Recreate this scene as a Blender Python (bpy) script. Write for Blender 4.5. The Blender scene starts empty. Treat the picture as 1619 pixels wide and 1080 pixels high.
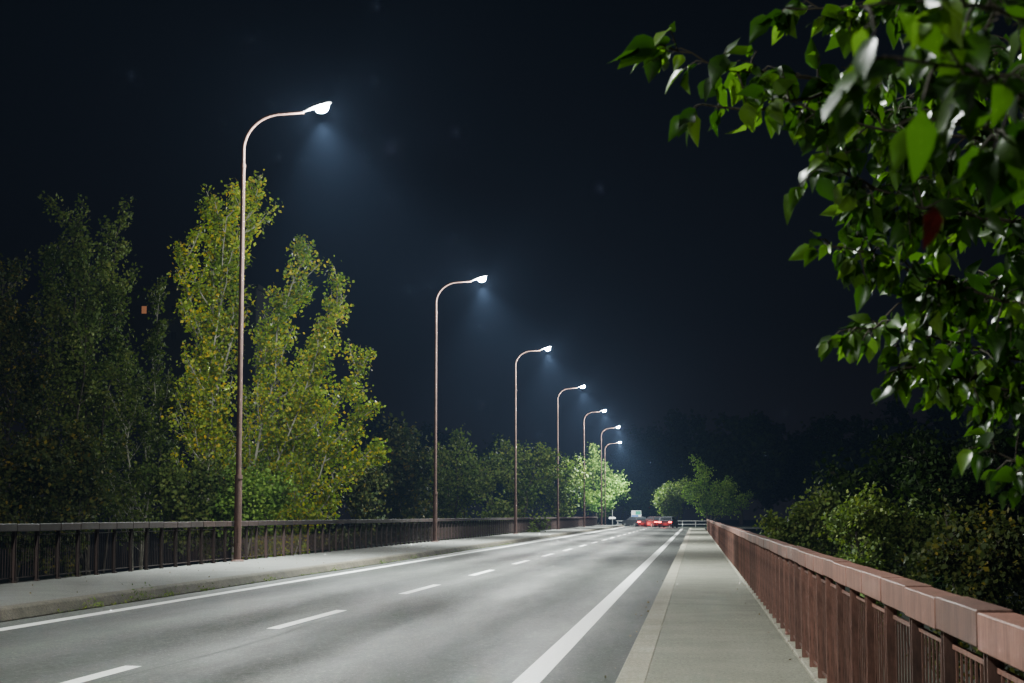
import bpy, math, random
import numpy as np
from mathutils import Vector, Matrix, Euler

rnd = random.Random(11)
npr = np.random.default_rng(5)
scene = bpy.context.scene
col = scene.collection
rad = math.radians

# ------------------------------------------------------------------ camera
F = 2800.0
TH, PS = 5.61, 5.885
cam_d = bpy.data.cameras.new('Camera')
cam = bpy.data.objects.new('Camera', cam_d)
col.objects.link(cam)
cam.location = (0, 0, 1.45)
cam.rotation_euler = (rad(90 + TH), 0, rad(PS))
cam_d.sensor_width = 36
cam_d.lens = F / 1619 * 36
cam_d.clip_start = 0.1
cam_d.clip_end = 3000
cam_d.dof.use_dof = True
cam_d.dof.focus_distance = 30
cam_d.dof.aperture_fstop = 10
scene.camera = cam
RM = cam.rotation_euler.to_matrix()


def at(px, py, Y):
    d = RM @ Vector(((px - 809.5) / F, (540 - py) / F, -1))
    s = Y / d.y
    return Vector((d.x * s, Y, 1.45 + d.z * s))


# ------------------------------------------------------------------ helpers
def tag(o, label=None, cat=None, group=None, kind=None):
    if label: o['label'] = label
    if cat: o['category'] = cat
    if group: o['group'] = group
    if kind: o['kind'] = kind
    return o


def empty(name, loc=(0, 0, 0), rz=0):
    o = bpy.data.objects.new(name, None)
    o.empty_display_size = .3
    col.objects.link(o)
    o.location = loc
    o.rotation_euler = (0, 0, rz)
    return o


class MB:
    def __init__(s):
        s.v = []; s.f = []; s.sm = []

    def add(s, vs, fs, smooth=False):
        b = len(s.v)
        s.v += [tuple(v) for v in vs]
        s.f += [tuple(i + b for i in f) for f in fs]
        s.sm += [smooth] * len(fs)

    def box(s, x0, x1, y0, y1, z0, z1, b=0):
        if b <= 0:
            s.add([(x0, y0, z0), (x1, y0, z0), (x1, y1, z0), (x0, y1, z0),
                   (x0, y0, z1), (x1, y0, z1), (x1, y1, z1), (x0, y1, z1)],
                  [(0, 3, 2, 1), (4, 5, 6, 7), (0, 1, 5, 4), (1, 2, 6, 5), (2, 3, 7, 6), (3, 0, 4, 7)])
        else:
            pr = [(x0 + b, z0), (x1 - b, z0), (x1, z0 + b), (x1, z1 - b), (x1 - b, z1), (x0 + b, z1), (x0, z1 - b), (x0, z0 + b)]
            cx, cz = (x0 + x1) / 2, (z0 + z1) / 2
            k = [(cx + (x - cx) * (1 - 2 * b / (x1 - x0)), cz + (z - cz) * (1 - 2 * b / (z1 - z0))) for x, z in pr]
            rings = [(y0, k), (y0 + b, pr), (y1 - b, pr), (y1, k)]
            vs = [(x, y, z) for y, p in rings for x, z in p]
            fs = []
            for r in range(3):
                for i in range(8):
                    j = (i + 1) % 8
                    fs.append((r * 8 + i, r * 8 + j, r * 8 + 8 + j, r * 8 + 8 + i))
            fs.append(tuple(range(7, -1, -1)))
            fs.append(tuple(range(24, 32)))
            s.add(vs, fs)

    def prism(s, pr, y0, y1, seg=1):
        n_ = len(pr)
        vs = [(x, y0 + (y1 - y0) * k / seg, z) for k in range(seg + 1) for x, z in pr]
        fs = []
        for k in range(seg):
            for i in range(n_):
                j = (i + 1) % n_
                fs.append((k * n_ + i, k * n_ + j, (k + 1) * n_ + j, (k + 1) * n_ + i))
        fs.append(tuple(range(n_ - 1, -1, -1))); fs.append(tuple(seg * n_ + i for i in range(n_)))
        s.add(vs, fs)

    def tube(s, pts, rs, n=8, cap=True, flat=False):
        pts = [Vector(p) for p in pts]
        if not hasattr(rs, '__len__'): rs = [rs] * len(pts)
        vs = []
        t0 = (pts[1] - pts[0]).normalized()
        u = t0.orthogonal().normalized()
        for i, p in enumerate(pts):
            t = (pts[min(i + 1, len(pts) - 1)] - pts[max(i - 1, 0)])
            if t.length < 1e-9: t = t0
            t.normalize()
            u = (u - t * u.dot(t))
            if u.length < 1e-6: u = t.orthogonal()
            u.normalize()
            w = t.cross(u)
            for k in range(n):
                a = 2 * math.pi * k / n
                vs.append(p + (u * math.cos(a) + w * math.sin(a)) * rs[i])
        fs = []
        for i in range(len(pts) - 1):
            for k in range(n):
                j = (k + 1) % n
                fs.append((i * n + k, i * n + j, (i + 1) * n + j, (i + 1) * n + k))
        s.add(vs, fs, not flat)
        if cap:  # separate rings, so the caps do not bend the shading of the sides
            s.add(vs[:n], [tuple(range(n - 1, -1, -1))])
            s.add(vs[-n:], [tuple(range(n))])

    def mesh(s, name, m):
        me = bpy.data.meshes.new(name)
        me.from_pydata(s.v, [], s.f)
        me.polygons.foreach_set('use_smooth', s.sm)
        me.materials.append(m)
        me.update()
        return me

    def build(s, name, m, parent=None, loc=(0, 0, 0), rot=(0, 0, 0)):
        o = bpy.data.objects.new(name, s.mesh(name, m))
        col.objects.link(o)
        o.parent = parent
        o.location = loc
        o.rotation_euler = rot
        return o


def obj(name, me, parent=None, loc=(0, 0, 0)):
    o = bpy.data.objects.new(name, me)
    col.objects.link(o)
    o.parent = parent
    o.location = loc
    return o


def deep_copy(o, parent=None):
    c = o.copy(); col.objects.link(c); c.parent = parent
    for ch in [x for x in o.children]:
        deep_copy(ch, c)
    return c


# ------------------------------------------------------------------ materials
def nt(name):
    m = bpy.data.materials.new(name); m.use_nodes = True
    n = m.node_tree
    b = n.nodes['Principled BSDF']
    return m, n, b


def ramp(n, stops, fac):
    r = n.nodes.new('ShaderNodeValToRGB')
    e = r.color_ramp.elements
    while len(e) < len(stops): e.new(.5)
    for i, (p, c) in enumerate(stops):
        e[i].position = p
        e[i].color = (*c, 1) if len(c) == 3 else c
    n.links.new(fac, r.inputs[0])
    return r.outputs[0]


def noise(n, scale, detail=4, rough=.6, coord='Object', vec=None, sc=None):
    if vec is None:
        tc = n.nodes.new('ShaderNodeTexCoord'); vec = tc.outputs[coord]
    if sc:
        mp = n.nodes.new('ShaderNodeMapping'); mp.inputs['Scale'].default_value = sc
        n.links.new(vec, mp.inputs[0]); vec = mp.outputs[0]
    x = n.nodes.new('ShaderNodeTexNoise')
    x.inputs['Scale'].default_value = scale
    x.inputs['Detail'].default_value = detail
    x.inputs['Roughness'].default_value = rough
    n.links.new(vec, x.inputs['Vector'])
    return x.outputs['Fac']


def mixc(n, a, b, fac, mode='MULTIPLY'):
    m = n.nodes.new('ShaderNodeMix'); m.data_type = 'RGBA'; m.blend_type = mode
    for s, v in ((6, a), (7, b), (0, fac)):
        if isinstance(v, (tuple, list)): m.inputs[s].default_value = (*v, 1)
        elif isinstance(v, (int, float)): m.inputs[s].default_value = v
        else: n.links.new(v, m.inputs[s])
    return m.outputs[2]


def bump(n, b, h, strength, dist):
    x = n.nodes.new('ShaderNodeBump')
    x.inputs['Strength'].default_value = strength
    x.inputs['Distance'].default_value = dist
    n.links.new(h, x.inputs['Height'])
    n.links.new(x.outputs[0], b.inputs['Normal'])


def surf(name, base, var=.25, scale=3, fine=60, rough=.7, metal=0, bstr=.3, bdist=.004, tint=None):
    m, n, b = nt(name)
    c1 = tuple(x * (1 - var) for x in base)
    c2 = tuple(min(1, x * (1 + var)) for x in base)
    if tint: c1 = tint
    c = ramp(n, [(.3, c1), (.7, c2)], noise(n, scale, 6))
    f = noise(n, fine, 3)
    g = ramp(n, [(.3, (.75, .75, .75)), (.7, (1.1, 1.1, 1.1))], f)
    n.links.new(mixc(n, c, g, 1), b.inputs['Base Color'])
    b.inputs['Roughness'].default_value = rough
    b.inputs['Metallic'].default_value = metal
    if bstr: bump(n, b, f, bstr, bdist)
    return m


def leafmat(name, stops, trans=.35, rough=.6, spec=.2):
    m, n, b = nt(name)
    g = n.nodes.new('ShaderNodeNewGeometry')
    c = ramp(n, stops, g.outputs['Random Per Island'])
    big = ramp(n, [(.35, (.5, .6, .6)), (.65, (1.15, 1.1, 1.0))], noise(n, .45, 3))
    c = mixc(n, c, big, 1)
    n.links.new(c, b.inputs['Base Color'])
    b.inputs['Roughness'].default_value = rough
    b.inputs['Specular IOR Level'].default_value = spec
    t = n.nodes.new('ShaderNodeBsdfTranslucent')
    n.links.new(mixc(n, c, (1.1, 1.3, .6), 1), t.inputs['Color'])
    mx = n.nodes.new('ShaderNodeMixShader'); mx.inputs[0].default_value = trans
    n.links.new(b.outputs[0], mx.inputs[1]); n.links.new(t.outputs[0], mx.inputs[2])
    n.links.new(mx.outputs[0], n.nodes['Material Output'].inputs[0])
    return m


def emis(name, c, s, sample=False):
    m, n, b = nt(name)
    b.inputs['Base Color'].default_value = (*[x * .5 for x in c], 1)
    b.inputs['Emission Color'].default_value = (*c, 1)
    b.inputs['Emission Strength'].default_value = s
    if not sample: m.cycles.emission_sampling = 'NONE'
    return m


def asphalt():
    m, n, b = nt('worn asphalt')
    tc = n.nodes.new('ShaderNodeTexCoord')
    sep = n.nodes.new('ShaderNodeSeparateXYZ'); n.links.new(tc.outputs['Object'], sep.inputs[0])
    fine = noise(n, 26, 4, .88)
    c = ramp(n, [(.32, (.006, .006, .006)), (.5, (.036, .038, .035)), (.62, (.085, .09, .082)), (.7, (.36, .36, .34))], fine)
    g2 = noise(n, 9, 5, .85, sc=(1, .4, 1))
    c = mixc(n, c, ramp(n, [(.3, (.55, .55, .55)), (.7, (1.35, 1.35, 1.33))], g2), 1)
    med = ramp(n, [(.3, (.62, .62, .62)), (.7, (1.25, 1.25, 1.22))], noise(n, .5, 8, .72, sc=(1, .1, 1)))
    c = mixc(n, c, med, 1)
    w = n.nodes.new('ShaderNodeMath'); w.operation = 'MULTIPLY_ADD'
    n.links.new(sep.outputs[0], w.inputs[0]); w.inputs[1].default_value = 3.4; w.inputs[2].default_value = 1.2
    sn = n.nodes.new('ShaderNodeMath'); sn.operation = 'SINE'; n.links.new(w.outputs[0], sn.inputs[0])
    mr = n.nodes.new('ShaderNodeMapRange'); mr.inputs[1].default_value = -1; mr.inputs[2].default_value = 1
    n.links.new(sn.outputs[0], mr.inputs[0])
    tr = ramp(n, [(0, (.75, .75, .75)), (1, (1.2, 1.2, 1.2))], mr.outputs[0])
    c = mixc(n, c, tr, 1)
    v = n.nodes.new('ShaderNodeTexVoronoi'); v.feature = 'DISTANCE_TO_EDGE'; v.inputs['Scale'].default_value = .22
    dn = n.nodes.new('ShaderNodeTexNoise'); dn.inputs['Scale'].default_value = 1.5; n.links.new(tc.outputs['Object'], dn.inputs['Vector'])
    ad = n.nodes.new('ShaderNodeVectorMath'); ad.operation = 'MULTIPLY_ADD'
    n.links.new(dn.outputs['Color'], ad.inputs[0]); ad.inputs[1].default_value = (1.2, 1.2, 0); n.links.new(tc.outputs['Object'], ad.inputs[2])
    n.links.new(ad.outputs[0], v.inputs['Vector'])
    cr = ramp(n, [(0, (.4, .4, .4)), (.006, (1, 1, 1))], v.outputs['Distance'])
    c = mixc(n, c, cr, .8)
    n.links.new(c, b.inputs['Base Color'])
    # polished wheel tracks shine more
    rn = ramp(n, [(.3, (.5,) * 3), (.7, (.78,) * 3)], noise(n, .5, 7, .7, sc=(1, .12, 1)))
    rr = mixc(n, rn, ramp(n, [(0, (1.1,) * 3), (1, (.9,) * 3)], mr.outputs[0]), 1)
    n.links.new(rr, b.inputs['Roughness'])
    b.inputs['Specular IOR Level'].default_value = .14
    ht = mixc(n, fine, g2, .4, 'MIX')
    bump(n, b, ht, .6, .008)
    return m


def slabs(name, base, joint=2.3, lo=.66):
    m, n, b = nt(name)
    tc = n.nodes.new('ShaderNodeTexCoord')
    fine = noise(n, 26, 5, .88)
    c = ramp(n, [(.32, tuple(x * .22 for x in base)), (.5, base), (.7, tuple(x * 1.75 for x in base))], fine)
    st = ramp(n, [(.3, (lo, lo, lo * .97)), (.68, (1.12, 1.12, 1.12))], noise(n, .8, 8, .75))
    c = mixc(n, c, st, 1)
    sep = n.nodes.new('ShaderNodeSeparateXYZ'); n.links.new(tc.outputs['Object'], sep.inputs[0])
    md = n.nodes.new('ShaderNodeMath'); md.operation = 'PINGPONG'; md.inputs[1].default_value = joint
    n.links.new(sep.outputs[1], md.inputs[0])
    j = ramp(n, [(0, (.45, .45, .45)), (.012, (1, 1, 1))], md.outputs[0])
    c = mixc(n, c, j, .75)
    n.links.new(c, b.inputs['Base Color'])
    b.inputs['Roughness'].default_value = .85
    b.inputs['Specular IOR Level'].default_value = .2
    bump(n, b, fine, .7, .008)
    return m


def paintmark():
    m, n, b = nt('worn white road paint')
    f = noise(n, 20, 6, .85)
    c = ramp(n, [(.32, (.12, .12, .12)), (.42, (.7, .7, .68)), (.8, (.9, .9, .88))], f)
    n.links.new(c, b.inputs['Base Color']); b.inputs['Roughness'].default_value = .45
    return m


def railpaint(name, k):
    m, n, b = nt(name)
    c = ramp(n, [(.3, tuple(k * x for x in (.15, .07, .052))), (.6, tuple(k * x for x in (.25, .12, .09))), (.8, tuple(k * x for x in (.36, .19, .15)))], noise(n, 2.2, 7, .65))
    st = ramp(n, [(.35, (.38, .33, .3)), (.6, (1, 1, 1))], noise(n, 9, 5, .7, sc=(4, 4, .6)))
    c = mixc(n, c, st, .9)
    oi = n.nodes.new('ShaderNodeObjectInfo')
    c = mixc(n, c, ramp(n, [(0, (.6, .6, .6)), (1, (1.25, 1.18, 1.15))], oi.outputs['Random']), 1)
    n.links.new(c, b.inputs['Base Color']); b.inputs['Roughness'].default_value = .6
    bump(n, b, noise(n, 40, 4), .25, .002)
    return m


M = dict(
    asphalt=asphalt(), paint=paintmark(), rail=railpaint('faded red brown rail paint', 1.0), railp=railpaint('rusty brown post paint', .8),
    rail_shade=railpaint('red brown rail paint darkened for shade', .16),  # same paint as the right railing, with the left side's shade in the colour
    walk=slabs('grey beige footway', (.195, .19, .15)), walk2=slabs('grey footway', (.12, .12, .11), 3.1),
    kerb=slabs('kerb concrete', (.3, .28, .22), .5), concrete=surf('deck concrete', (.2, .19, .17)),
    dkerb=slabs('dirty kerb concrete', (.11, .095, .068), .5, .3),
    soil=surf('dark grassy soil', (.03, .04, .018), .4, .15, 3, .95, bstr=.6, bdist=.05),
    pole=surf('rusty brown pole paint', (.07, .033, .024), .3, 5, 40, .75, bstr=.1),
    steel=surf('grey lamp housing', (.06, .063, .068), .1, 4, 30, .5, .3),
    galv=surf('pale galvanised rail', (.25, .25, .24), .15, 6, 40, .5),
    bark=surf('pale poplar bark', (.38, .36, .29), .35, 2.5, 14, .85, bstr=.6, bdist=.02),
    dbark=surf('dark bark', (.06, .05, .035), .35, 4, 25, .9, bstr=.6, bdist=.01),
    white=surf('sign white', (.75, .75, .75), .05, 5, 30, .4), blue=surf('sign blue', (.03, .16, .5), .1, 5, 30, .4),
    green=surf('sign green', (.02, .3, .2), .1, 5, 30, .4),
    lens=emis('lit led glass', (.93, .98, 1), 3000), tail=emis('lit red tail light', (1, .04, .03), 25),
    warm=emis('warm lit window', (1, .4, .18), .2), glass=surf('dark car glass', (.02, .022, .025), .1, 5, 30, .2),
    carA=surf('dark blue car paint', (.008, .01, .02), .1, 5, 30, .5), carB=surf('dark red car paint', (.02, .006, .006), .1, 5, 30, .5),
    carC=surf('dark grey car paint', (.012, .012, .014), .1, 5, 30, .5),
    tyre=surf('tyre rubber', (.02, .02, .02), .1, 5, 30, .8), rim=surf('wheel rim metal', (.3, .3, .3), .1, 5, 30, .4, .8),
    wall=surf('dark render wall', (.012, .012, .013), .1, 1, 10, .8),
)
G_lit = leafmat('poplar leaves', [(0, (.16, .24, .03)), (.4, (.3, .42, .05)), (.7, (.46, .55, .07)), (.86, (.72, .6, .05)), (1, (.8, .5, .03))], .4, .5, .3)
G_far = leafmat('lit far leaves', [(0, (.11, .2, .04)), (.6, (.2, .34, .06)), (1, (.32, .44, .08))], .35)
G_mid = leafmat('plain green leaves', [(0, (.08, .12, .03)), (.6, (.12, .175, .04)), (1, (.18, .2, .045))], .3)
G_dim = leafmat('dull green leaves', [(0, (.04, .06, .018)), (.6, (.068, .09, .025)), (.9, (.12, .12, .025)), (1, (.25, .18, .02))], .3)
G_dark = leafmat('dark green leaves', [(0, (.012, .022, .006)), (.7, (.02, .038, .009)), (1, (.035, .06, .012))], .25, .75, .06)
G_near = leafmat('glossy green leaves', [(0, (.012, .038, .006)), (.4, (.034, .09, .012)), (.8, (.08, .17, .02)), (1, (.14, .25, .035))], .5, .32, .5)
G_redl = surf('dark red autumn leaf', (.1, .012, .01), .3, 20, 60, .4)
G_fall = leafmat('fallen leaves', [(0, (.12, .07, .03)), (1, (.3, .2, .06))], .1)

# ------------------------------------------------------------------ world, sky, mist
w = bpy.data.worlds.new('World'); scene.world = w; w.use_nodes = True
n = w.node_tree
bg = n.nodes['Background']
skyt = n.nodes.new('ShaderNodeTexSky'); skyt.sky_type = 'NISHITA'; skyt.sun_disc = False
skyt.sun_elevation = rad(-5)
n.links.new(skyt.outputs[0], bg.inputs[0]); bg.inputs[1].default_value = .05
vs = n.nodes.new('ShaderNodeVolumeScatter')
vs.inputs['Color'].default_value = (.4, .58, 1, 1)
vs.inputs['Density'].default_value = .00016
vs.inputs['Anisotropy'].default_value = 0
n.links.new(vs.outputs[0], n.nodes['World Output'].inputs['Volume'])

m, n, b = nt('night sky'); n.nodes.remove(b)
tc = n.nodes.new('ShaderNodeTexCoord'); sep = n.nodes.new('ShaderNodeSeparateXYZ')
n.links.new(tc.outputs['Object'], sep.inputs[0])
mr = n.nodes.new('ShaderNodeMapRange'); mr.inputs[2].default_value = 260
n.links.new(sep.outputs[2], mr.inputs[0])
c = ramp(n, [(0, (.006, .0052, .0068)), (.3, (.0022, .0019, .0026)), (1, (.0004, .0004, .0005))], mr.outputs[0])
e = n.nodes.new('ShaderNodeEmission'); e.inputs[1].default_value = 1.0
n.links.new(c, e.inputs[0]); n.links.new(e.outputs[0], n.nodes['Material Output'].inputs[0])
m.cycles.emission_sampling = 'NONE'
mb = MB()
NS, NR = 64, 16
for r in range(NR + 1):
    a = rad(-8 + 98 * r / NR)
    for k in range(NS):
        p = 2 * math.pi * k / NS
        mb.v.append((700 * math.cos(a) * math.cos(p), 700 * math.cos(a) * math.sin(p), 700 * math.sin(a)))
for r in range(NR):
    for k in range(NS):
        j = (k + 1) % NS
        mb.f.append((r * NS + k, (r + 1) * NS + k, (r + 1) * NS + j, r * NS + j)); mb.sm.append(True)
tag(mb.build('sky', m), 'black night sky turning faintly violet near the horizon', 'sky', kind='structure')


# ------------------------------------------------------------------ terrain
def gz(x, y):
    t = min(1, max(0, (y - 185) / 35)); t = t * t * (3 - 2 * t)
    return -6 + t * 5.7 + .25 * math.sin(x * .13) * math.cos(y * .09) * (1 - t)


mb = MB()
xs = sorted(set([-720, -500, -300, -200, -150] + list(range(-120, 121, 6)) + [150, 200, 300, 500, 720]))
ys = sorted(set([-720, -400, -200, -100] + list(range(-60, 301, 6)) + [340, 400, 500, 720]))
for y in ys:
    for x in xs: mb.v.append((x, y, gz(x, y)))
nx = len(xs)
for j in range(len(ys) - 1):
    for i in range(nx - 1):
        mb.f.append((j * nx + i, j * nx + i + 1, (j + 1) * nx + i + 1, (j + 1) * nx + i)); mb.sm.append(True)
tag(mb.build('ground', M['soil']), 'dark grassy ground below and beyond the bridge', 'ground', kind='structure')


# ------------------------------------------------------------------ bridge deck, road, footways
def rz_(x): return .03 - .01746 * (x + 9.3)


Y0, Y1 = -20, 236
mb = MB()
mb.add([(x, y, z) for y in (Y0, 212) for x, z in ((-12.85, -.25), (-12.85, -1.3), (-9, -1.9), (0, -1.9), (1.2, -1.3), (1.2, -.25))],
       [(0, 1, 7, 6), (1, 2, 8, 7), (2, 3, 9, 8), (3, 4, 10, 9), (4, 5, 11, 10), (5, 0, 6, 11), (5, 4, 3, 2, 1, 0), (6, 7, 8, 9, 10, 11)])
tag(mb.build('bridge_deck', M['concrete']), 'concrete bridge deck carrying road and footways', 'bridge', kind='structure')

mb = MB()
N = 128
for i in range(N + 1):
    y = Y0 + (Y1 - Y0) * i / N
    mb.v += [(-9.3, y, .03), (-5.55, y, rz_(-5.55)), (-.71, y, -.12)]
for i in range(N):
    for k in range(2):
        mb.f.append((i * 3 + k, i * 3 + k + 1, i * 3 + 4 + k, i * 3 + 3 + k)); mb.sm.append(False)
mb.add([(-.71, 214, -.12), (40, 214, -.12), (40, 236, -.12), (-.71, 236, -.12)], [(0, 1, 2, 3)])
road = tag(mb.build('road', M['asphalt']), 'grey asphalt bridge road with white painted lines, lit in pools by the lamps', 'road', kind='structure')


def strip(name, xa, xb, ya, yb, seg=1):
    mb = MB()
    for i in range(seg + 1):
        y = ya + (yb - ya) * i / seg
        mb.v += [(xa, y, rz_(xa) + .004), (xb, y, rz_(xb) + .004)]
    for i in range(seg):
        mb.f.append((2 * i, 2 * i + 1, 2 * i + 3, 2 * i + 2)); mb.sm.append(False)
    return mb.build(name, M['paint'], road)


strip('edge_line', -1.71, -1.46, Y0, 214, 30)
strip('edge_line', -8.8, -8.6, Y0, 214, 30)
for k in range(-3, 19):
    ya = 23.1 + 10.42 * k
    strip('centre_dash', -5.63, -5.46, ya, ya + 4.6)
mb = MB()
for i in range(200):
    y = -10 + i * 1.1
    x = -5.25 + .05 * math.sin(y * .7) + rnd.uniform(-.02, .02)
    mb.v += [(x, y, rz_(x) + .003), (x + .03, y, rz_(x) + .003)]
    if i: mb.f.append((2 * i - 2, 2 * i - 1, 2 * i + 1, 2 * i)); mb.sm.append(False)
mb.build('tar_seam', surf('tar seam', (.012, .012, .012), .2, 5, 40, .7), road)

mb = MB(); mb.box(-.452, 1.02, Y0, 214, -.24, 0)
tag(mb.build('footway', M['walk']), 'grey beige footway on the right beside the railing', 'pavement', kind='structure')
mb = MB(); mb.box(-.71, -.453, Y0, 214, -.24, .003, .006)
tag(mb.build('kerb', M['kerb']), 'pale concrete kerb along the right footway', 'kerb', kind='structure')
mb = MB(); mb.box(1.023, 1.16, Y0, 170, -.24, .03, .01)
tag(mb.build('edge_beam', M['kerb']), 'narrow concrete edge beam under the right railing', 'kerb', kind='structure')
mb = MB(); mb.box(-12.85, -9.583, Y0, 232, -.24, .196)
tag(mb.build('footway', M['walk2']), 'grey footway on the left below the lamp posts', 'pavement', kind='structure')
mb = MB(); mb.prism([(-9.58, -.2), (-9.22, -.2), (-9.24, .045), (-9.33, .175), (-9.37, .2), (-9.58, .2)], Y0, 232)
tag(mb.build('kerb', M['dkerb']), 'dirty concrete kerb along the left footway', 'kerb', kind='structure')

# ------------------------------------------------------------------ railings
P = 1.15


def rail_parts(s):
    def bx(mb, a, b_, y0, y1, z0, z1, bev=0):
        x0, x1 = sorted((a * s, b_ * s)); mb.box(x0, x1, y0, y1, z0, z1, bev)
    cap = MB(); bx(cap, 0, .14, .014, P - .014, .96, 1.10, .005)
    post = MB()
    bx(post, .025, .085, -.045, -.03, -.12, .957); bx(post, .025, .085, .03, .045, -.12, .957)
    bx(post, .055, .08, -.03, .03, -.10, .90)
    bx(post, -.005, .016, -.055, .055, -.05, .03)
    inf = MB()
    bx(inf, .06, .08, .048, P - .048, .88, .90); bx(inf, .06, .08, .048, P - .048, .08, .10)
    nb = 8
    for i in range(nb):
        y = .05 + (P - .10) * (i + .5) / nb
        bx(inf, .065, .075, y - .006, y + .006, .10, .88)
    return cap, post, inf


def merge(dst, src, dy):
    b = len(dst.v)
    dst.v += [(x, y + dy, z) for x, y, z in src.v]
    dst.f += [tuple(i + b for i in f) for f in src.f]
    dst.sm += src.sm


def railing(s, x, z, ya, yb, label, mats):
    root = empty('bridge_railing', (x, ya, z))
    tag(root, label, 'railing', 'steel railings of the bridge')
    parts = rail_parts(s)
    names = ('handrail_segment', 'post', 'baluster_panel')
    cnt = int((yb - ya) / P)
    for nm, mbp, mat in zip(names, parts, mats):
        me = mbp.mesh(nm, mat)
        for k in range(min(cnt, 99)):
            obj(nm, me, root, (rnd.uniform(-.003, .003), k * P, rnd.uniform(-.006, .006)))
        if cnt > 99:
            rest = MB()
            for k in range(99, cnt): merge(rest, mbp, k * P)
            o = rest.build(nm, mat, root); o['kind'] = 'stuff'
    return root


railing(1, 1.03, 0, 3.3, 168, 'red brown steel railing along the right footway, running close past the viewer', (M['rail'], M['railp'], M['railp']))
railing(-1, -12.6, .196, 26.4, 231, 'red brown steel railing, coloured dark for shade, behind the lamp posts on the left', (M['rail_shade'],) * 3)

# ------------------------------------------------------------------ street lamps
def make_lamp():
    root = empty('street_lamp')
    mb = MB(); mb.tube([(0, 0, 0), (0, 0, .05)], [.19, .16], 16, True, True); mb.tube([(0, 0, .05), (0, 0, 2.3)], [.105, .102], 16)
    base = mb.build('pole_base', M['pole'], root)
    mb = MB(); mb.box(-.05, .05, -.115, -.098, .5, .95); mb.build('hatch', M['pole'], base)
    mb = MB(); mb.tube([(0, 0, 2.3), (0, 0, 11.0)], [.078, .06], 16); mb.build('pole', M['pole'], root)
    for z, r in ((2.3, .103), (10.95, .068)):
        mb = MB(); mb.tube([(0, 0, z - .05), (0, 0, z + .06)], [r + .008, r + .005], 16)
        mb.build('collar', M['pole'], root)
    pts = [(0, 0, 11.0), (0, 0, 11.4)]
    for i in range(1, 15):
        a = math.pi / 2 * i / 14
        pts.append((1.08 * (1 - math.cos(a)), 0, 11.4 + 1.02 * math.sin(a)))
    pts.append((1.7, 0, 12.45))
    mb = MB(); mb.tube(pts, [.05] * 2 + [.047] * 14 + [.038], 12); mb.build('arm', M['pole'], root)
    mb = MB()
    secs = [(0, .04, .04, .0), (.12, .045, .045, 0), (.2, .09, .045, .01), (.35, .15, .055, .015), (.7, .16, .05, .015), (.82, .13, .03, .01), (.86, .09, .015, .005)]
    for x, hw, hh, dz in secs:
        for k in range(12):
            a = 2 * math.pi * k / 12
            ca, sa = math.cos(a), math.sin(a)
            mb.v.append((x, hw * math.copysign(abs(ca) ** .6, ca), dz + hh * math.copysign(abs(sa) ** .7, sa)))
    for i in range(len(secs) - 1):
        for k in range(12):
            j = (k + 1) % 12
            mb.f.append((i * 12 + k, (i + 1) * 12 + k, (i + 1) * 12 + j, i * 12 + j)); mb.sm.append(True)
    mb.f.append(tuple(range(12))); mb.sm.append(False)
    mb.f.append(tuple(range(len(secs) * 12 - 1, len(secs) * 12 - 13, -1))); mb.sm.append(False)
    for k in range(6): mb.box(.36 + k * .05, .37 + k * .05, -.11, .11, .055, .09)
    head = mb.build('luminaire', M['steel'], root, (1.66, 0, 12.48), (0, rad(-16), 0))
    mb = MB()
    for i in range(8):
        a = math.pi / 2 * i / 7
        for k in range(20):
            p = 2 * math.pi * k / 20
            mb.v.append((.56 + .2 * math.cos(a) * math.cos(p), .15 * math.cos(a) * math.sin(p), -.03 - .2 * math.sin(a)))
    for i in range(7):
        for k in range(20):
            j = (k + 1) % 20
            mb.f.append((i * 20 + k, i * 20 + j, (i + 1) * 20 + j, (i + 1) * 20 + k)); mb.sm.append(True)
    mb.build('lamp_lens', M['lens'], head)
    ld = bpy.data.lights.new('road_light', 'SPOT')
    ld.energy = 46000; ld.spot_size = rad(112); ld.spot_blend = 1.0; ld.shadow_soft_size = .12; ld.color = (.9, 1, .98)
    lo = bpy.data.objects.new('road_light', ld); col.objects.link(lo); lo.parent = root; lo.location = (2.2, 0, 12.22)
    lo.rotation_euler = (0, rad(-12), 0)
    ld = bpy.data.lights.new('spill_light', 'POINT')
    ld.energy = 9500; ld.shadow_soft_size = .12; ld.color = (.95, 1, .95)
    lo = bpy.data.objects.new('spill_light', ld); col.objects.link(lo); lo.parent = root; lo.location = (2.2, 0, 12.22)
    return root


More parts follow.
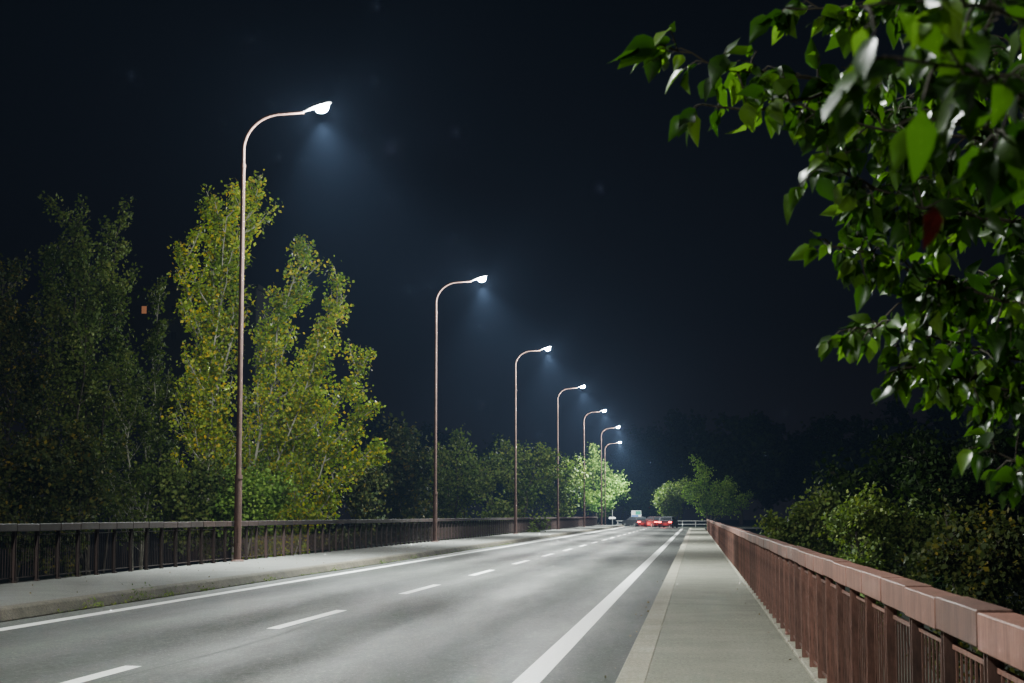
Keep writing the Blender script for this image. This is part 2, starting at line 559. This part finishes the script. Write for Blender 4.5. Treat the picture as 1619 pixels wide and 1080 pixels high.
proto = make_lamp()
bpy.context.view_layer.update()
lamp_lbl = {-1: 'street lamp standing behind the viewer, out of the picture', 0: 'street lamp level with the viewer, out of the picture at left',
            1: 'nearest and tallest curved street lamp, in front of the yellowing poplars', 2: 'second street lamp from the front, between the poplars and the middle of the picture',
            3: 'third street lamp from the front, before the broad green tree', 4: 'fourth street lamp from the front along the left footway',
            5: 'fifth street lamp, just left of the small lit tree', 6: 'sixth and second farthest street lamp, in front of the small lit tree',
            7: 'farthest and smallest street lamp, lowest light of the row'}
LX = {2: -12.3, 3: -12.1, 4: -12.0, 5: -11.92, 6: -11.95, 7: -13.3}
near_ld = bpy.data.lights.new('road_light', 'SPOT')
near_ld.energy = 9000; near_ld.spot_size = rad(150); near_ld.spot_blend = .5; near_ld.shadow_soft_size = .12; near_ld.color = (.95, 1, .93)
for k in range(-1, 8):
    o = proto if k == 1 else deep_copy(proto)
    o.location = (LX.get(k, -12.46), 47.7 + 36 * (k - 1), .2 if k < 7 else -.3)
    o.rotation_euler = (0, 0, rad({1: 0, 2: 1.5, 3: -2, 4: 1, 5: -1}.get(k, 0)))
    tag(o, lamp_lbl[k], 'street lamp', 'street lamps along the bridge')
    if k < 1:  # lamps near the viewer are set weaker and wider to darken the foreground road
        bpy.context.view_layer.update()
        for ch in o.children:
            if ch.name.startswith('road_light'): ch.data = near_ld

# ------------------------------------------------------------------ trees
def bez(p0, p1, p2, k=9, j=0.0):
    out = []
    for i in range(k):
        t = i / (k - 1)
        p = p0 * (1 - t) ** 2 + p1 * 2 * t * (1 - t) + p2 * t * t
        if j and 0 < i < k - 1: p = p + Vector((rnd.uniform(-j, j), rnd.uniform(-j, j), rnd.uniform(-j, j)))
        out.append(p)
    return out


def interp(pts, t):
    f = t * (len(pts) - 1); i = min(int(f), len(pts) - 2); f -= i
    return pts[i].lerp(pts[i + 1], f), (pts[i + 1] - pts[i]).normalized()


def leaf_mesh(name, centers, size, mat, aspect=.75):
    c = np.array(centers, dtype=np.float64); N = len(c)
    u = npr.normal(size=(N, 3)); u /= np.linalg.norm(u, axis=1)[:, None]
    v = npr.normal(size=(N, 3)); v -= (v * u).sum(1)[:, None] * u; v /= np.linalg.norm(v, axis=1)[:, None]
    s = size * npr.uniform(.6, 1.25, size=(N, 1))
    a = c - u * s * .5; b_ = c + v * s * aspect * .5 - u * s * .08; d = c + u * s * .5; e_ = c - v * s * aspect * .5 - u * s * .08
    V = np.stack([a, b_, d, e_], 1).reshape(-1, 3)
    me = bpy.data.meshes.new(name)
    me.vertices.add(4 * N); me.vertices.foreach_set('co', V.ravel())
    me.loops.add(4 * N); me.loops.foreach_set('vertex_index', np.arange(4 * N, dtype=np.int32))
    me.polygons.add(N); me.polygons.foreach_set('loop_start', np.arange(0, 4 * N, 4, dtype=np.int32))
    me.polygons.foreach_set('loop_total', np.full(N, 4, dtype=np.int32))
    me.materials.append(mat); me.update(calc_edges=True); me.validate()
    return me


def make_tree(name, loc, stems, nb, blen, per, leaf, gmat, wmat, r0=.16, t0=.25, up=.35, sig=.16, label=None, cat='tree', group=None, bush=False, dens=1.0, tap=.62, bth=.2):
    root = empty(name, loc); tag(root, label, cat, group)
    tr, br, cen = MB(), MB(), []
    for si, (a, b_, c) in enumerate(stems):
        a, b_, c = Vector(a), Vector(b_), Vector(c)
        pts = bez(a, b_, c, 10, (c - a).length * .014)
        rr = r0 * (1 if si == 0 else .65)
        tr.tube(pts, [rr * (1 - .93 * (i / 9) ** .8) + .012 for i in range(10)], 7, False)
        for k in range(nb):
            t = t0 + (1 - t0) * (k + rnd.random()) / nb
            p, d = interp(pts, min(t, .999))
            rv = Vector((rnd.gauss(0, 1), rnd.gauss(0, 1), rnd.gauss(0, .3)))
            rv -= d * rv.dot(d); rv.normalize()
            bl = blen * (1.1 - tap * t) * rnd.uniform(.35, 1.5)
            d2 = (d * .6 + rv * .85).normalized()
            e1 = p + d2 * bl * .5; e2 = p + d2 * bl * .9 + Vector((0, 0, up * bl))
            bp = bez(p, e1, e2, 5, bl * .02)
            br.tube(bp, [rr * bth * (1 - i / 5) + .006 for i in range(5)], 4, False)
            nt_ = max(4, int(6 + bl * 3.5))
            for q in range(nt_):
                tt = .15 + .85 * (q + rnd.random()) / nt_
                p2, dd = interp(bp, min(tt, .999))
                rv2 = Vector((rnd.gauss(0, 1), rnd.gauss(0, 1), rnd.gauss(0, .6) + .3)).normalized()
                d3 = (dd * .6 + rv2 * .8).normalized(); tl = bl * .34 * rnd.uniform(.5, 1.2) * (1.2 - .5 * tt)
                m_ = max(1, int(per * dens * 2.3 * rnd.uniform(.1, 1.9)))
                for _ in range(m_):
                    s = rnd.random() ** .7
                    cen.append(p2 + d3 * tl * s + Vector((rnd.gauss(0, sig), rnd.gauss(0, sig), rnd.gauss(0, sig))))
                br.tube([p2, p2 + d3 * tl], [.01, .004], 3, False)
    tr.build('stem' if bush else 'trunk', wmat, root)
    br.build('branches', wmat, root)
    obj('crown', leaf_mesh('crown', cen, leaf, gmat), root)
    return root, len(cen)


TOT = 0
def px_tree(name, bx, Y, stems_px, label, **kw):
    global TOT
    g = at(bx, 815, Y); z = gz(g.x, Y) - .1
    base = Vector((g.x, Y, z))
    st = []
    for (mx, my, mdy, tx, ty, tdy) in stems_px:
        mid = at(mx, my, Y) + Vector((0, mdy, 0)) - base; tip = at(tx, ty, Y) + Vector((0, tdy, 0)) - base
        st.append(((rnd.uniform(-.1, .1), rnd.uniform(-.1, .1), 0), mid, tip))
    r, c = make_tree(name, base, st, label=label, **kw); TOT += c
    return r


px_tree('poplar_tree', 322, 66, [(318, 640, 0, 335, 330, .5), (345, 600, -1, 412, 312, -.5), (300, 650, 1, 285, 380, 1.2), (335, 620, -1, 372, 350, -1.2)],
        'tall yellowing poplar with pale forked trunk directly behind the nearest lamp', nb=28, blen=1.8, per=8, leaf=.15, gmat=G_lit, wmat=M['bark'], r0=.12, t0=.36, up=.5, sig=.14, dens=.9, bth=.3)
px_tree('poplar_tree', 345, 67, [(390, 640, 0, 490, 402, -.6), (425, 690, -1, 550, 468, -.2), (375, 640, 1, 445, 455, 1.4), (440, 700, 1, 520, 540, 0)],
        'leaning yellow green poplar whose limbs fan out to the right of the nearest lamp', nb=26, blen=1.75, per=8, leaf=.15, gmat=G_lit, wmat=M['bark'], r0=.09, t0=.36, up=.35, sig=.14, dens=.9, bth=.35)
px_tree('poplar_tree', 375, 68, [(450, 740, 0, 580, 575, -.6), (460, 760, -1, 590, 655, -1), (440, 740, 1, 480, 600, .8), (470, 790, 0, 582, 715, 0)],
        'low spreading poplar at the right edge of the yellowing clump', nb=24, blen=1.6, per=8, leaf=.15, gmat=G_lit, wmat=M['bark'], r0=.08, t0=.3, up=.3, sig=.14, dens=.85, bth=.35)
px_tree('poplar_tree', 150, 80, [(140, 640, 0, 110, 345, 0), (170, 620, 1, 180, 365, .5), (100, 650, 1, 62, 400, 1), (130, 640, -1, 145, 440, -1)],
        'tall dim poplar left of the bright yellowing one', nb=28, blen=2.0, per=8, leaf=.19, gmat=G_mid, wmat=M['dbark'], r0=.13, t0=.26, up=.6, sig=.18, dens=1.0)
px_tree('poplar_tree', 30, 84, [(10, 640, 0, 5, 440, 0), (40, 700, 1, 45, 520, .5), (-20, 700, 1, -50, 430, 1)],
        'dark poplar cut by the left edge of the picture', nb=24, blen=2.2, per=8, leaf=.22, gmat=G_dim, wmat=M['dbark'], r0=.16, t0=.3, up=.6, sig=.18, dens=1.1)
px_tree('young_poplar', 212, 74, [(205, 720, 0, 195, 600, 0), (225, 660, 1, 245, 480, .5), (240, 740, 0, 270, 620, -.4)],
        'thin young poplar with pale bent trunk between the dim and the bright poplars', nb=20, blen=1.5, per=7, leaf=.17, gmat=G_mid, wmat=M['bark'], r0=.08, t0=.35, up=.5, sig=.14)
px_tree('shrub', 410, 60, [(405, 800, 0, 395, 770, 0), (425, 800, 0, 430, 780, 0), (385, 810, 0, 372, 795, .3)],
        'small pale leaved shrub behind the railing at the foot of the bright poplars', nb=12, blen=1.3, per=7, leaf=.14, gmat=G_far, wmat=M['dbark'], r0=.05, t0=.6, bush=True, cat='shrub')
px_tree('shrub', 110, 70, [(90, 780, 0, 70, 720, 0), (130, 780, 0, 140, 710, 0), (30, 790, 0, 20, 750, .3)],
        'dark shrub behind the railing under the dim left poplars', nb=18, blen=2.2, per=8, leaf=.2, gmat=G_dim, wmat=M['dbark'], r0=.06, t0=.35, bush=True, cat='shrub')
px_tree('shrub', 490, 90, [(480, 780, 0, 470, 720, 0), (520, 780, 0, 530, 710, 0), (560, 790, 0, 590, 760, .3)],
        'dark shrub between the bright poplars and the second lamp', nb=18, blen=2.2, per=7, leaf=.2, gmat=G_dim, wmat=M['dbark'], r0=.06, t0=.35, bush=True, cat='shrub')
px_tree('shrub', 290, 62, [(280, 800, 0, 265, 770, 0), (300, 800, 0, 315, 765, 0), (330, 810, 0, 355, 785, .3)],
        'green shrub filling the foot of the bright forked poplar', nb=18, blen=1.6, per=7, leaf=.16, gmat=G_mid, wmat=M['dbark'], r0=.05, t0=.5, bush=True, cat='shrub')
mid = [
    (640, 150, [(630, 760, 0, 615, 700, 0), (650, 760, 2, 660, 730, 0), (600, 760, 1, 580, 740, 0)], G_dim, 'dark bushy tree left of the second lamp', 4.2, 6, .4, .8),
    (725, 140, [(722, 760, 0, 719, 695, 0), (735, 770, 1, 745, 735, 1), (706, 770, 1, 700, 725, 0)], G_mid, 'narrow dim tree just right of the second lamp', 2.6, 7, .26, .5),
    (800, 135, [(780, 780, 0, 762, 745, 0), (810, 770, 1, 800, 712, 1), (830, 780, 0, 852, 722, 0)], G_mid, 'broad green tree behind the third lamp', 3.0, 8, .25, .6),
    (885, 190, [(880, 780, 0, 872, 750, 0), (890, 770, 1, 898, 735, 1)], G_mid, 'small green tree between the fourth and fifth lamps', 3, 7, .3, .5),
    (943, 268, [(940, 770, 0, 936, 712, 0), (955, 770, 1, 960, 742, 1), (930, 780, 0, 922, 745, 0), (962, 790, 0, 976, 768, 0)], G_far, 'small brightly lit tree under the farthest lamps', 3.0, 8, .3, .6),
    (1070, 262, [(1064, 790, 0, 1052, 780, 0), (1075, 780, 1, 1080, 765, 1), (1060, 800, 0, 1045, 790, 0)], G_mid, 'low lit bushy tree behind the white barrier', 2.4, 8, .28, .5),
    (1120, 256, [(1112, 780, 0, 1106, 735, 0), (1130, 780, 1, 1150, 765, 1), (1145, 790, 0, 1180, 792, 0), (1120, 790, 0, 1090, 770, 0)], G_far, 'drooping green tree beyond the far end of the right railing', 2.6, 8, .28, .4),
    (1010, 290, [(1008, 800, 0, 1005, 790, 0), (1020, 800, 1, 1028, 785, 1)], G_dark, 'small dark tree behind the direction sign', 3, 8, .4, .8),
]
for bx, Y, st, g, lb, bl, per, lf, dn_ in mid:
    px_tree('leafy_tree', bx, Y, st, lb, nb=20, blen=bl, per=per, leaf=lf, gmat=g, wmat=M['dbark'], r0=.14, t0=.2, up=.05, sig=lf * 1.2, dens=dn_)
rgt = [
    ('shrub', 1290, 62, [(1285, 840, 0, 1275, 828, 0), (1310, 830, 1, 1320, 815, 0), (1250, 850, 1, 1245, 842, 0)], 'dark low shrub behind the middle of the right railing', 1.5, 8, .15, G_mid),
    ('shrub', 1380, 45, [(1370, 830, 0, 1350, 818, 0), (1400, 820, 1, 1400, 818, 0), (1430, 830, 1, 1450, 832, 0)], 'broad green shrub behind the right railing', 1.2, 9, .12, G_mid),
    ('leafy_tree', 1540, 48, [(1520, 800, 0, 1490, 760, 0), (1560, 780, 1, 1570, 710, 0), (1600, 790, 1, 1640, 710, 0), (1530, 820, -1, 1500, 800, -1)], 'dark tree standing right of the bridge under the overhanging branches', 2.2, 9, .17, G_dark),
    ('leafy_tree', 1440, 80, [(1430, 790, 0, 1400, 765, 0), (1460, 780, 1, 1470, 740, 0), (1400, 800, 1, 1360, 790, 0)], 'black looking tree farther back beyond the right shrubs', 3.0, 8, .27, G_dark),
    ('shrub', 1560, 30, [(1540, 880, 0, 1510, 875, 0), (1580, 870, 1, 1600, 865, 0)], 'dark shrub closest to the viewer behind the right railing', 1.2, 10, .11, G_dim),
]
for nm, bx, Y, st, lb, bl, per, lf, g in rgt:
    px_tree(nm, bx, Y, st, lb, nb=20, blen=bl, per=per, leaf=lf, gmat=g, wmat=M['dbark'], r0=.07, t0=.35, up=.15, sig=lf * 1.2, bush=nm == 'shrub', cat='shrub' if nm == 'shrub' else 'tree')

protos = []
for s in range(3):
    st = [((0, 0, 0), (rnd.uniform(-1, 1), 0, 8), (rnd.uniform(-1.5, 1.5), 0, 16))]
    for k in range(5):
        a = k * 1.26 + s
        st.append(((0, 0, 3), (2.5 * math.cos(a), 2.5 * math.sin(a), 7), (5 * math.cos(a), 5 * math.sin(a), rnd.uniform(8, 13))))
    r, c = make_tree('distant_tree', (0, 0, 0), st, 12, 4.5, 5, .9, G_dark, M['dbark'], r0=.3, t0=.2, up=.2, sig=.6, label='x', group='dark trees of the far wood edge', dens=.8)
    protos.append(r)
bpy.context.view_layer.update()
used = set()
far = [(560, 665), (610, 650), (668, 672), (720, 690), (775, 700), (840, 705), (905, 720), (985, 710), (1030, 678), (1075, 660), (1125, 668), (1170, 655), (1215, 662), (1270, 672), (1320, 660), (1375, 668), (1430, 650), (1500, 640), (1575, 650)]
for i, (px, py) in enumerate(far):
    k = i % 3
    o = protos[k] if k not in used else deep_copy(protos[k]); used.add(k)
    Y = 320 + (i * 37) % 50
    top = at(px, py, Y); z = gz(top.x, Y)
    h = top.z - z
    o.location = (top.x, Y, z); s = h / 17.5; o.scale = (s * 1.15, s * 1.15, s); o.rotation_euler = (0, 0, i * 1.3)
    tag(o, 'dark tree in the wood edge on the horizon', 'tree', 'dark trees of the far wood edge')

# ------------------------------------------------------------------ overhanging tree, near right
prof = [(0, 0), (.1, .16), (.28, .29), (.5, .28), (.78, .13), (1, 0)]


def near_leaf(V, Fc, p, d, nrm, L):
    d = d.normalized(); nrm = (nrm - d * nrm.dot(d)).normalized(); sd = d.cross(nrm)
    cur = rnd.uniform(.05, .5); fold = rnd.uniform(.05, .5); wv = rnd.uniform(-.08, .08)
    wdt = rnd.uniform(.8, 1.15)
    ctr, lf, rt = [], [], []
    for i, (t, wd) in enumerate(prof):
        c = p + d * (L * t) - nrm * (cur * L * t * t)
        ctr.append(len(V)); V.append(c)
        if 0 < i < 5:
            ww = wd * L * wdt
            lf.append(len(V)); V.append(c + sd * ww + nrm * (ww * fold + wv * L * (i % 2)))
            rt.append(len(V)); V.append(c - sd * ww + nrm * (ww * fold - wv * L * (i % 2)))
        else:
            lf.append(ctr[-1]); rt.append(ctr[-1])
    for i in range(5):
        for sd_, rev in ((lf, False), (rt, True)):
            q = []
            for x in (ctr[i], ctr[i + 1], sd_[i + 1], sd_[i]):
                if x not in q: q.append(x)
            Fc.append(tuple(reversed(q)) if rev else tuple(q))


tree = empty('overhanging_tree', (2.7, 6.2, -6))
tag(tree, 'leafy green tree whose glossy branches hang into the top right corner', 'tree')
T0 = Vector(tree.location)
tr = MB(); tr.tube([Vector((0, 0, 0)), Vector((.1, -.1, 4)), Vector((0, -.3, 7.5)), Vector((-.1, -.5, 11))], [.2, .16, .12, .05], 12)
tr.build('trunk', M['dbark'], tree)
bm_, V, Fc = MB(), [], []
boughs = [
    ([(1760, 40, 5.6), (1560, 90, 5.3), (1380, 120, 5.1), (1250, 125, 5.0), (1140, 105, 4.9), (1050, 72, 4.85)], .15, 4, .1, 2),
    ([(1400, 120, 5.1), (1260, 160, 5.0), (1180, 175, 5.0), (1110, 165, 4.95)], .1, 4, .1, 1),
    ([(1760, -60, 5.0), (1560, -10, 4.8), (1380, 10, 4.7), (1240, 15, 4.7)], .17, 5, .085, 2),
    ([(1760, 200, 5.4), (1560, 220, 5.0), (1420, 210, 4.8), (1300, 180, 4.7), (1220, 150, 4.7)], .17, 5, .085, 2),
    ([(1760, 330, 5.2), (1600, 350, 5.0), (1460, 330, 4.8), (1370, 290, 4.7), (1310, 260, 4.7)], .17, 5, .08, 3),
    ([(1760, 470, 5.4), (1600, 480, 5.2), (1470, 440, 5.0), (1380, 400, 5.0), (1315, 390, 4.9)], .16, 5, .08, 3),
    ([(1760, 560, 5.6), (1620, 570, 5.4), (1500, 540, 5.2), (1400, 520, 5.2), (1345, 520, 5.1)], .14, 5, .072, 2),
    ([(1760, 620, 5.6), (1630, 630, 5.4), (1530, 600, 5.3), (1440, 580, 5.2), (1400, 590, 5.2)], .14, 5, .072, 3),
    ([(1780, 780, 4.8), (1700, 770, 4.7), (1630, 745, 4.6), (1575, 715, 4.6)], .16, 5, .07, 3),
    ([(1720, 60, 2.8), (1600, 20, 2.5), (1480, 0, 2.2), (1370, 10, 2.1)], .11, 3, .08, 1),
    ([(1720, 220, 2.8), (1620, 150, 2.5), (1520, 110, 2.2), (1400, 90, 2.1)], .11, 3, .08, 1),
    ([(1760, 300, 3.1), (1640, 230, 2.7), (1560, 200, 2.5), (1480, 190, 2.4)], .10, 3, .075, 1),
    ([(1760, 280, 6.4), (1600, 270, 6.2), (1450, 280, 6.1), (1360, 330, 6.0)], .26, 7, .085, 3),
    ([(1760, 430, 6.4), (1620, 430, 6.2), (1500, 470, 6.1), (1420, 480, 6.0)], .26, 7, .08, 3),
    ([(1760, 100, 6.4), (1600, 130, 6.3), (1450, 150, 6.2), (1340, 210, 6.1)], .26, 7, .085, 3),
    ([(1760, 570, 6.6), (1640, 590, 6.5), (1560, 600, 6.4), (1500, 590, 6.3)], .24, 7, .08, 3),
]
for bi, (pts, reach, nl, L, reps) in enumerate(boughs):
    ps = [at(*q) for q in pts]
    if bi != 1: ps = [Vector((2.7, 5.8, ps[0].z - .8))] + ps
    fine = []
    for i in range(len(ps) - 1):
        m_ = max(2, int((ps[i + 1] - ps[i]).length / .04))
        for k in range(m_):
            fine.append(ps[i].lerp(ps[i + 1], k / m_) + Vector((rnd.gauss(0, .003), rnd.gauss(0, .003), rnd.gauss(0, .003))))
    fine.append(ps[-1])
    nF = len(fine)
    bm_.tube([f - T0 for f in fine], [(.014 if bi != 1 else .006) * (1 - i / nF) + .002 for i in range(nF)], 6)
    first = int(nF * (.35 if bi != 1 else .1))
    for i in range(first, nF):
        tfrac = (i - first) / max(1, nF - first)
        tipd = (fine[min(i + 1, nF - 1)] - fine[max(i - 1, 0)]).normalized()
        for rep in range(reps):
            if rnd.random() < .15: continue
            dirv = (tipd * .5 + Vector((rnd.gauss(0, .7), rnd.gauss(0, .7), rnd.gauss(-.15, .7)))).normalized()
            tl = reach * rnd.uniform(.4, 1.15) * (1 - .45 * tfrac)
            e1 = fine[i] + dirv * tl + Vector((0, 0, -.15 * tl))
            bm_.tube([fine[i] - T0, fine[i].lerp(e1, .5) + Vector((0, 0, .01)) - T0, e1 - T0], [.003, .0024, .0016], 4, False)
            for q in range(nl):
                if rnd.random() < .2: continue
                p = fine[i].lerp(e1, (q + 1) / nl)
                ld = (dirv * .55 + Vector((rnd.gauss(-.15, .4), rnd.gauss(0, .4), -.7 + rnd.gauss(0, .3)))).normalized()
                pe = p + (ld + Vector((rnd.gauss(0, .4), rnd.gauss(0, .4), .3))).normalized() * .012
                bm_.tube([p - T0, pe - T0], [.0014, .0012], 3, False)
                nr = Vector((rnd.gauss(-.2, .6), rnd.gauss(-.8, .6), rnd.gauss(.4, .5)))
                near_leaf(V, Fc, pe - T0, ld, nr, L * rnd.uniform(.4, 1.15))
bm_.build('branches', M['dbark'], tree)
me = bpy.data.meshes.new('crown'); me.from_pydata([tuple(v) for v in V], [], Fc)
me.polygons.foreach_set('use_smooth', [True] * len(Fc)); me.materials.append(G_near); me.update()
obj('crown', me, tree)
V2, F2 = [], []
near_leaf(V2, F2, at(1478, 325, 2.0) - T0, Vector((-.1, 0, -1)), Vector((.6, -.8, .2)), .05)
me = bpy.data.meshes.new('red_leaf'); me.from_pydata([tuple(v) for v in V2], [], F2); me.materials.append(G_redl); me.update()
o = obj('red_leaf', me, tree); o['label'] = 'single dark red leaf among the green ones'
print('LEAVES', TOT, len(Fc) // 10)

# ------------------------------------------------------------------ weeds and litter
cen = []
for px, Yd, cnt, hh in ((95, 29, 90, .2), (130, 30.5, 50, .12), (320, 38, 40, .12), (30, 26.6, 45, .12), (0, 33, 30, .1), (0, 45, 40, .1), (0, 52, 40, .1), (0, 58, 40, .1)):
    for _ in range(cnt): cen.append((-9.2 + rnd.gauss(0, .05), Yd + rnd.gauss(0, .35), .05 + abs(rnd.gauss(0, hh * .5))))
for _ in range(500):
    cen.append((-9.2 + rnd.gauss(0, .04), rnd.uniform(25, 90), .05 + abs(rnd.gauss(0, .015))))
o = obj('weeds', leaf_mesh('weeds', cen, .06, G_mid, .3)); tag(o, 'small weeds growing in the gutter of the left kerb', 'weeds', kind='stuff')
cen = []
for _ in range(60):
    x, y = rnd.choice((-.85, -.82, .95, .9)) + rnd.gauss(0, .06), rnd.uniform(14, 80)
    if x > -.4 or x < -.75: cen.append((x, y, .012 if x > -.45 else -.105))
for _ in range(110): cen.append((rnd.uniform(-12.3, -9.7), rnd.uniform(27, 90), .206))
o = obj('fallen_leaves', leaf_mesh('fallen_leaves', cen, .035, G_fall)); tag(o, 'scattered small fallen leaves on the footways', 'fallen leaves', kind='stuff')

# ------------------------------------------------------------------ far end
br_ = empty('guard_barrier', (-10.2, 235, -.12)); tag(br_, 'low pale guard barrier across the far end of the road', 'barrier')
for k in range(8):
    mb = MB(); mb.box(-.04, .04, -.04, .04, 0, .9, .008); mb.build('post', M['galv'], br_, (k * 1.7, 0, 0))
for z in (.42, .85):
    mb = MB(); mb.box(-.2, 12.1, -.08, -.044, z - .035, z + .035, .01); mb.build('rail', M['galv'], br_)

sg = empty('direction_sign', (at(1006, 815, 238).x, 238, -.3)); tag(sg, 'blue and green direction sign above the far barrier', 'sign')
for x in (-.5, .5):
    mb = MB(); mb.tube([(x, 0, 0), (x, 0, 2.2)], .04, 8); mb.build('post', M['galv'], sg)
mb = MB(); mb.box(-.65, .65, -.07, -.045, 1.35, 2.4); pn = mb.build('panel', M['white'], sg)
mb = MB(); mb.box(-.6, .3, -.078, -.073, 1.4, 1.8); mb.build('blue_field', M['blue'], pn)
mb = MB(); mb.box(-.1, .6, -.078, -.073, 1.85, 2.34); mb.build('green_field', M['green'], pn)

sg = empty('arrow_sign', (at(968, 815, 232).x, 232.5, .19)); tag(sg, 'small white arrow board on a post at the end of the left railing', 'sign')
mb = MB(); mb.tube([(0, 0, 0), (0, 0, 2.0)], .035, 8); mb.build('post', M['galv'], sg)
mb = MB()
pr = [(-.45, .82), (.3, .82), (.5, .94), (.3, 1.06), (-.45, 1.06)]
mb.add([(x, y, z) for y in (-.06, -.038) for x, z in pr], [(0, 1, 2, 3, 4), (9, 8, 7, 6, 5)] + [(i, i + 5, (i + 1) % 5 + 5, (i + 1) % 5) for i in range(5)])
mb.build('arrow_board', M['white'], sg)


def make_car(name, loc, rz, paint, label):
    root = empty(name, loc, rz); tag(root, label, 'car', 'cars at the junction beyond the bridge')
    prof_ = [(-2.15, .3), (-2.2, .6), (-2.12, .95), (-1.75, 1.0), (-1.45, 1.38), (.1, 1.42), (.85, 1.0), (1.9, .86), (2.15, .65), (2.15, .3)]
    mb = MB(); N_ = len(prof_)
    for sx in (-1, 1):
        for y, z in prof_:
            hw = .87 if z <= 1.02 else .68
            mb.v.append((sx * hw, y, z))
    mb.f.append(tuple(range(N_))); mb.f.append(tuple(range(2 * N_ - 1, N_ - 1, -1)))
    for i in range(N_):
        j = (i + 1) % N_; mb.f.append((i, i + N_, j + N_, j))
    mb.sm += [False] * (N_ + 2)
    mb.build('body', paint, root)
    mb = MB(); mb.add([(-.72, -1.76, 1.06), (.72, -1.76, 1.06), (.62, -1.5, 1.36), (-.62, -1.5, 1.36)], [(0, 1, 2, 3)])
    mb.build('rear_window', M['glass'], root)
    for sx in (-1, 1):
        mb = MB(); mb.add([(sx * .84, -1.55, 1.06), (sx * .84, .65, 1.06), (sx * .71, .1, 1.37), (sx * .71, -1.35, 1.35)], [(0, 1, 2, 3)])
        mb.build('side_window', M['glass'], root)
        mb = MB(); mb.box(sx * .66 - .2, sx * .66 + .2, -2.24, -2.16, .68, .8, .01); mb.build('tail_light', M['tail'], root)
        for y in (-1.35, 1.35):
            mb = MB(); mb.tube([(sx * .76, y, .31), (sx * .9, y, .31)], .31, 18); wh = mb.build('wheel', M['tyre'], root)
            mb = MB(); mb.tube([(sx * .86, y, .31), (sx * .91, y, .31)], .19, 14); mb.build('rim', M['rim'], wh)
    ld = bpy.data.lights.new('tail_glow', 'POINT'); ld.energy = 120; ld.color = (1, .05, .04); ld.shadow_soft_size = .3
    lo = bpy.data.objects.new('tail_glow', ld); col.objects.link(lo); lo.parent = root; lo.location = (0, -2.7, .5)
    return root


make_car('parked_car', (at(1056, 815, 222).x, 224, -.12), rad(-10), M['carA'], 'dark blue car with red tail lights, rightmost at the far junction')
make_car('parked_car', (at(1033, 815, 228).x, 230, -.12), rad(25), M['carB'], 'dark red car with red tail lights, middle one at the far junction')
make_car('parked_car', (at(1003, 815, 228).x, 232, -.12), rad(30), M['carC'], 'dark grey car with red tail lights, leftmost at the far junction')

# ------------------------------------------------------------------ tower block hidden behind the left trees
bx0 = at(228, 490, 195)
tb = empty('apartment_block', (bx0.x, 195, -6)); tag(tb, 'dark apartment block glimpsed behind the left poplars with one warm lit window', 'building')
mb = MB(); mb.box(-6, 13, 0, 12, 0, 33, .1); mb.build('wall', M['wall'], tb)
mb = MB(); mb.box(-6.3, 13.3, -.3, 12.3, 33.01, 33.5, .05); mb.build('roof', M['wall'], tb)
zz = bx0.z + 6
for i, (x, z, mt) in enumerate([(0, zz, M['warm']), (3.5, zz, M['glass']), (7, zz, M['glass']), (0, zz - 3, M['glass']), (3.5, zz - 3, M['glass'])]):
    mb = MB(); mb.box(x - .28, x + .28, -.06, -.01, z - .42, z + .42); mb.build('window', mt, tb)
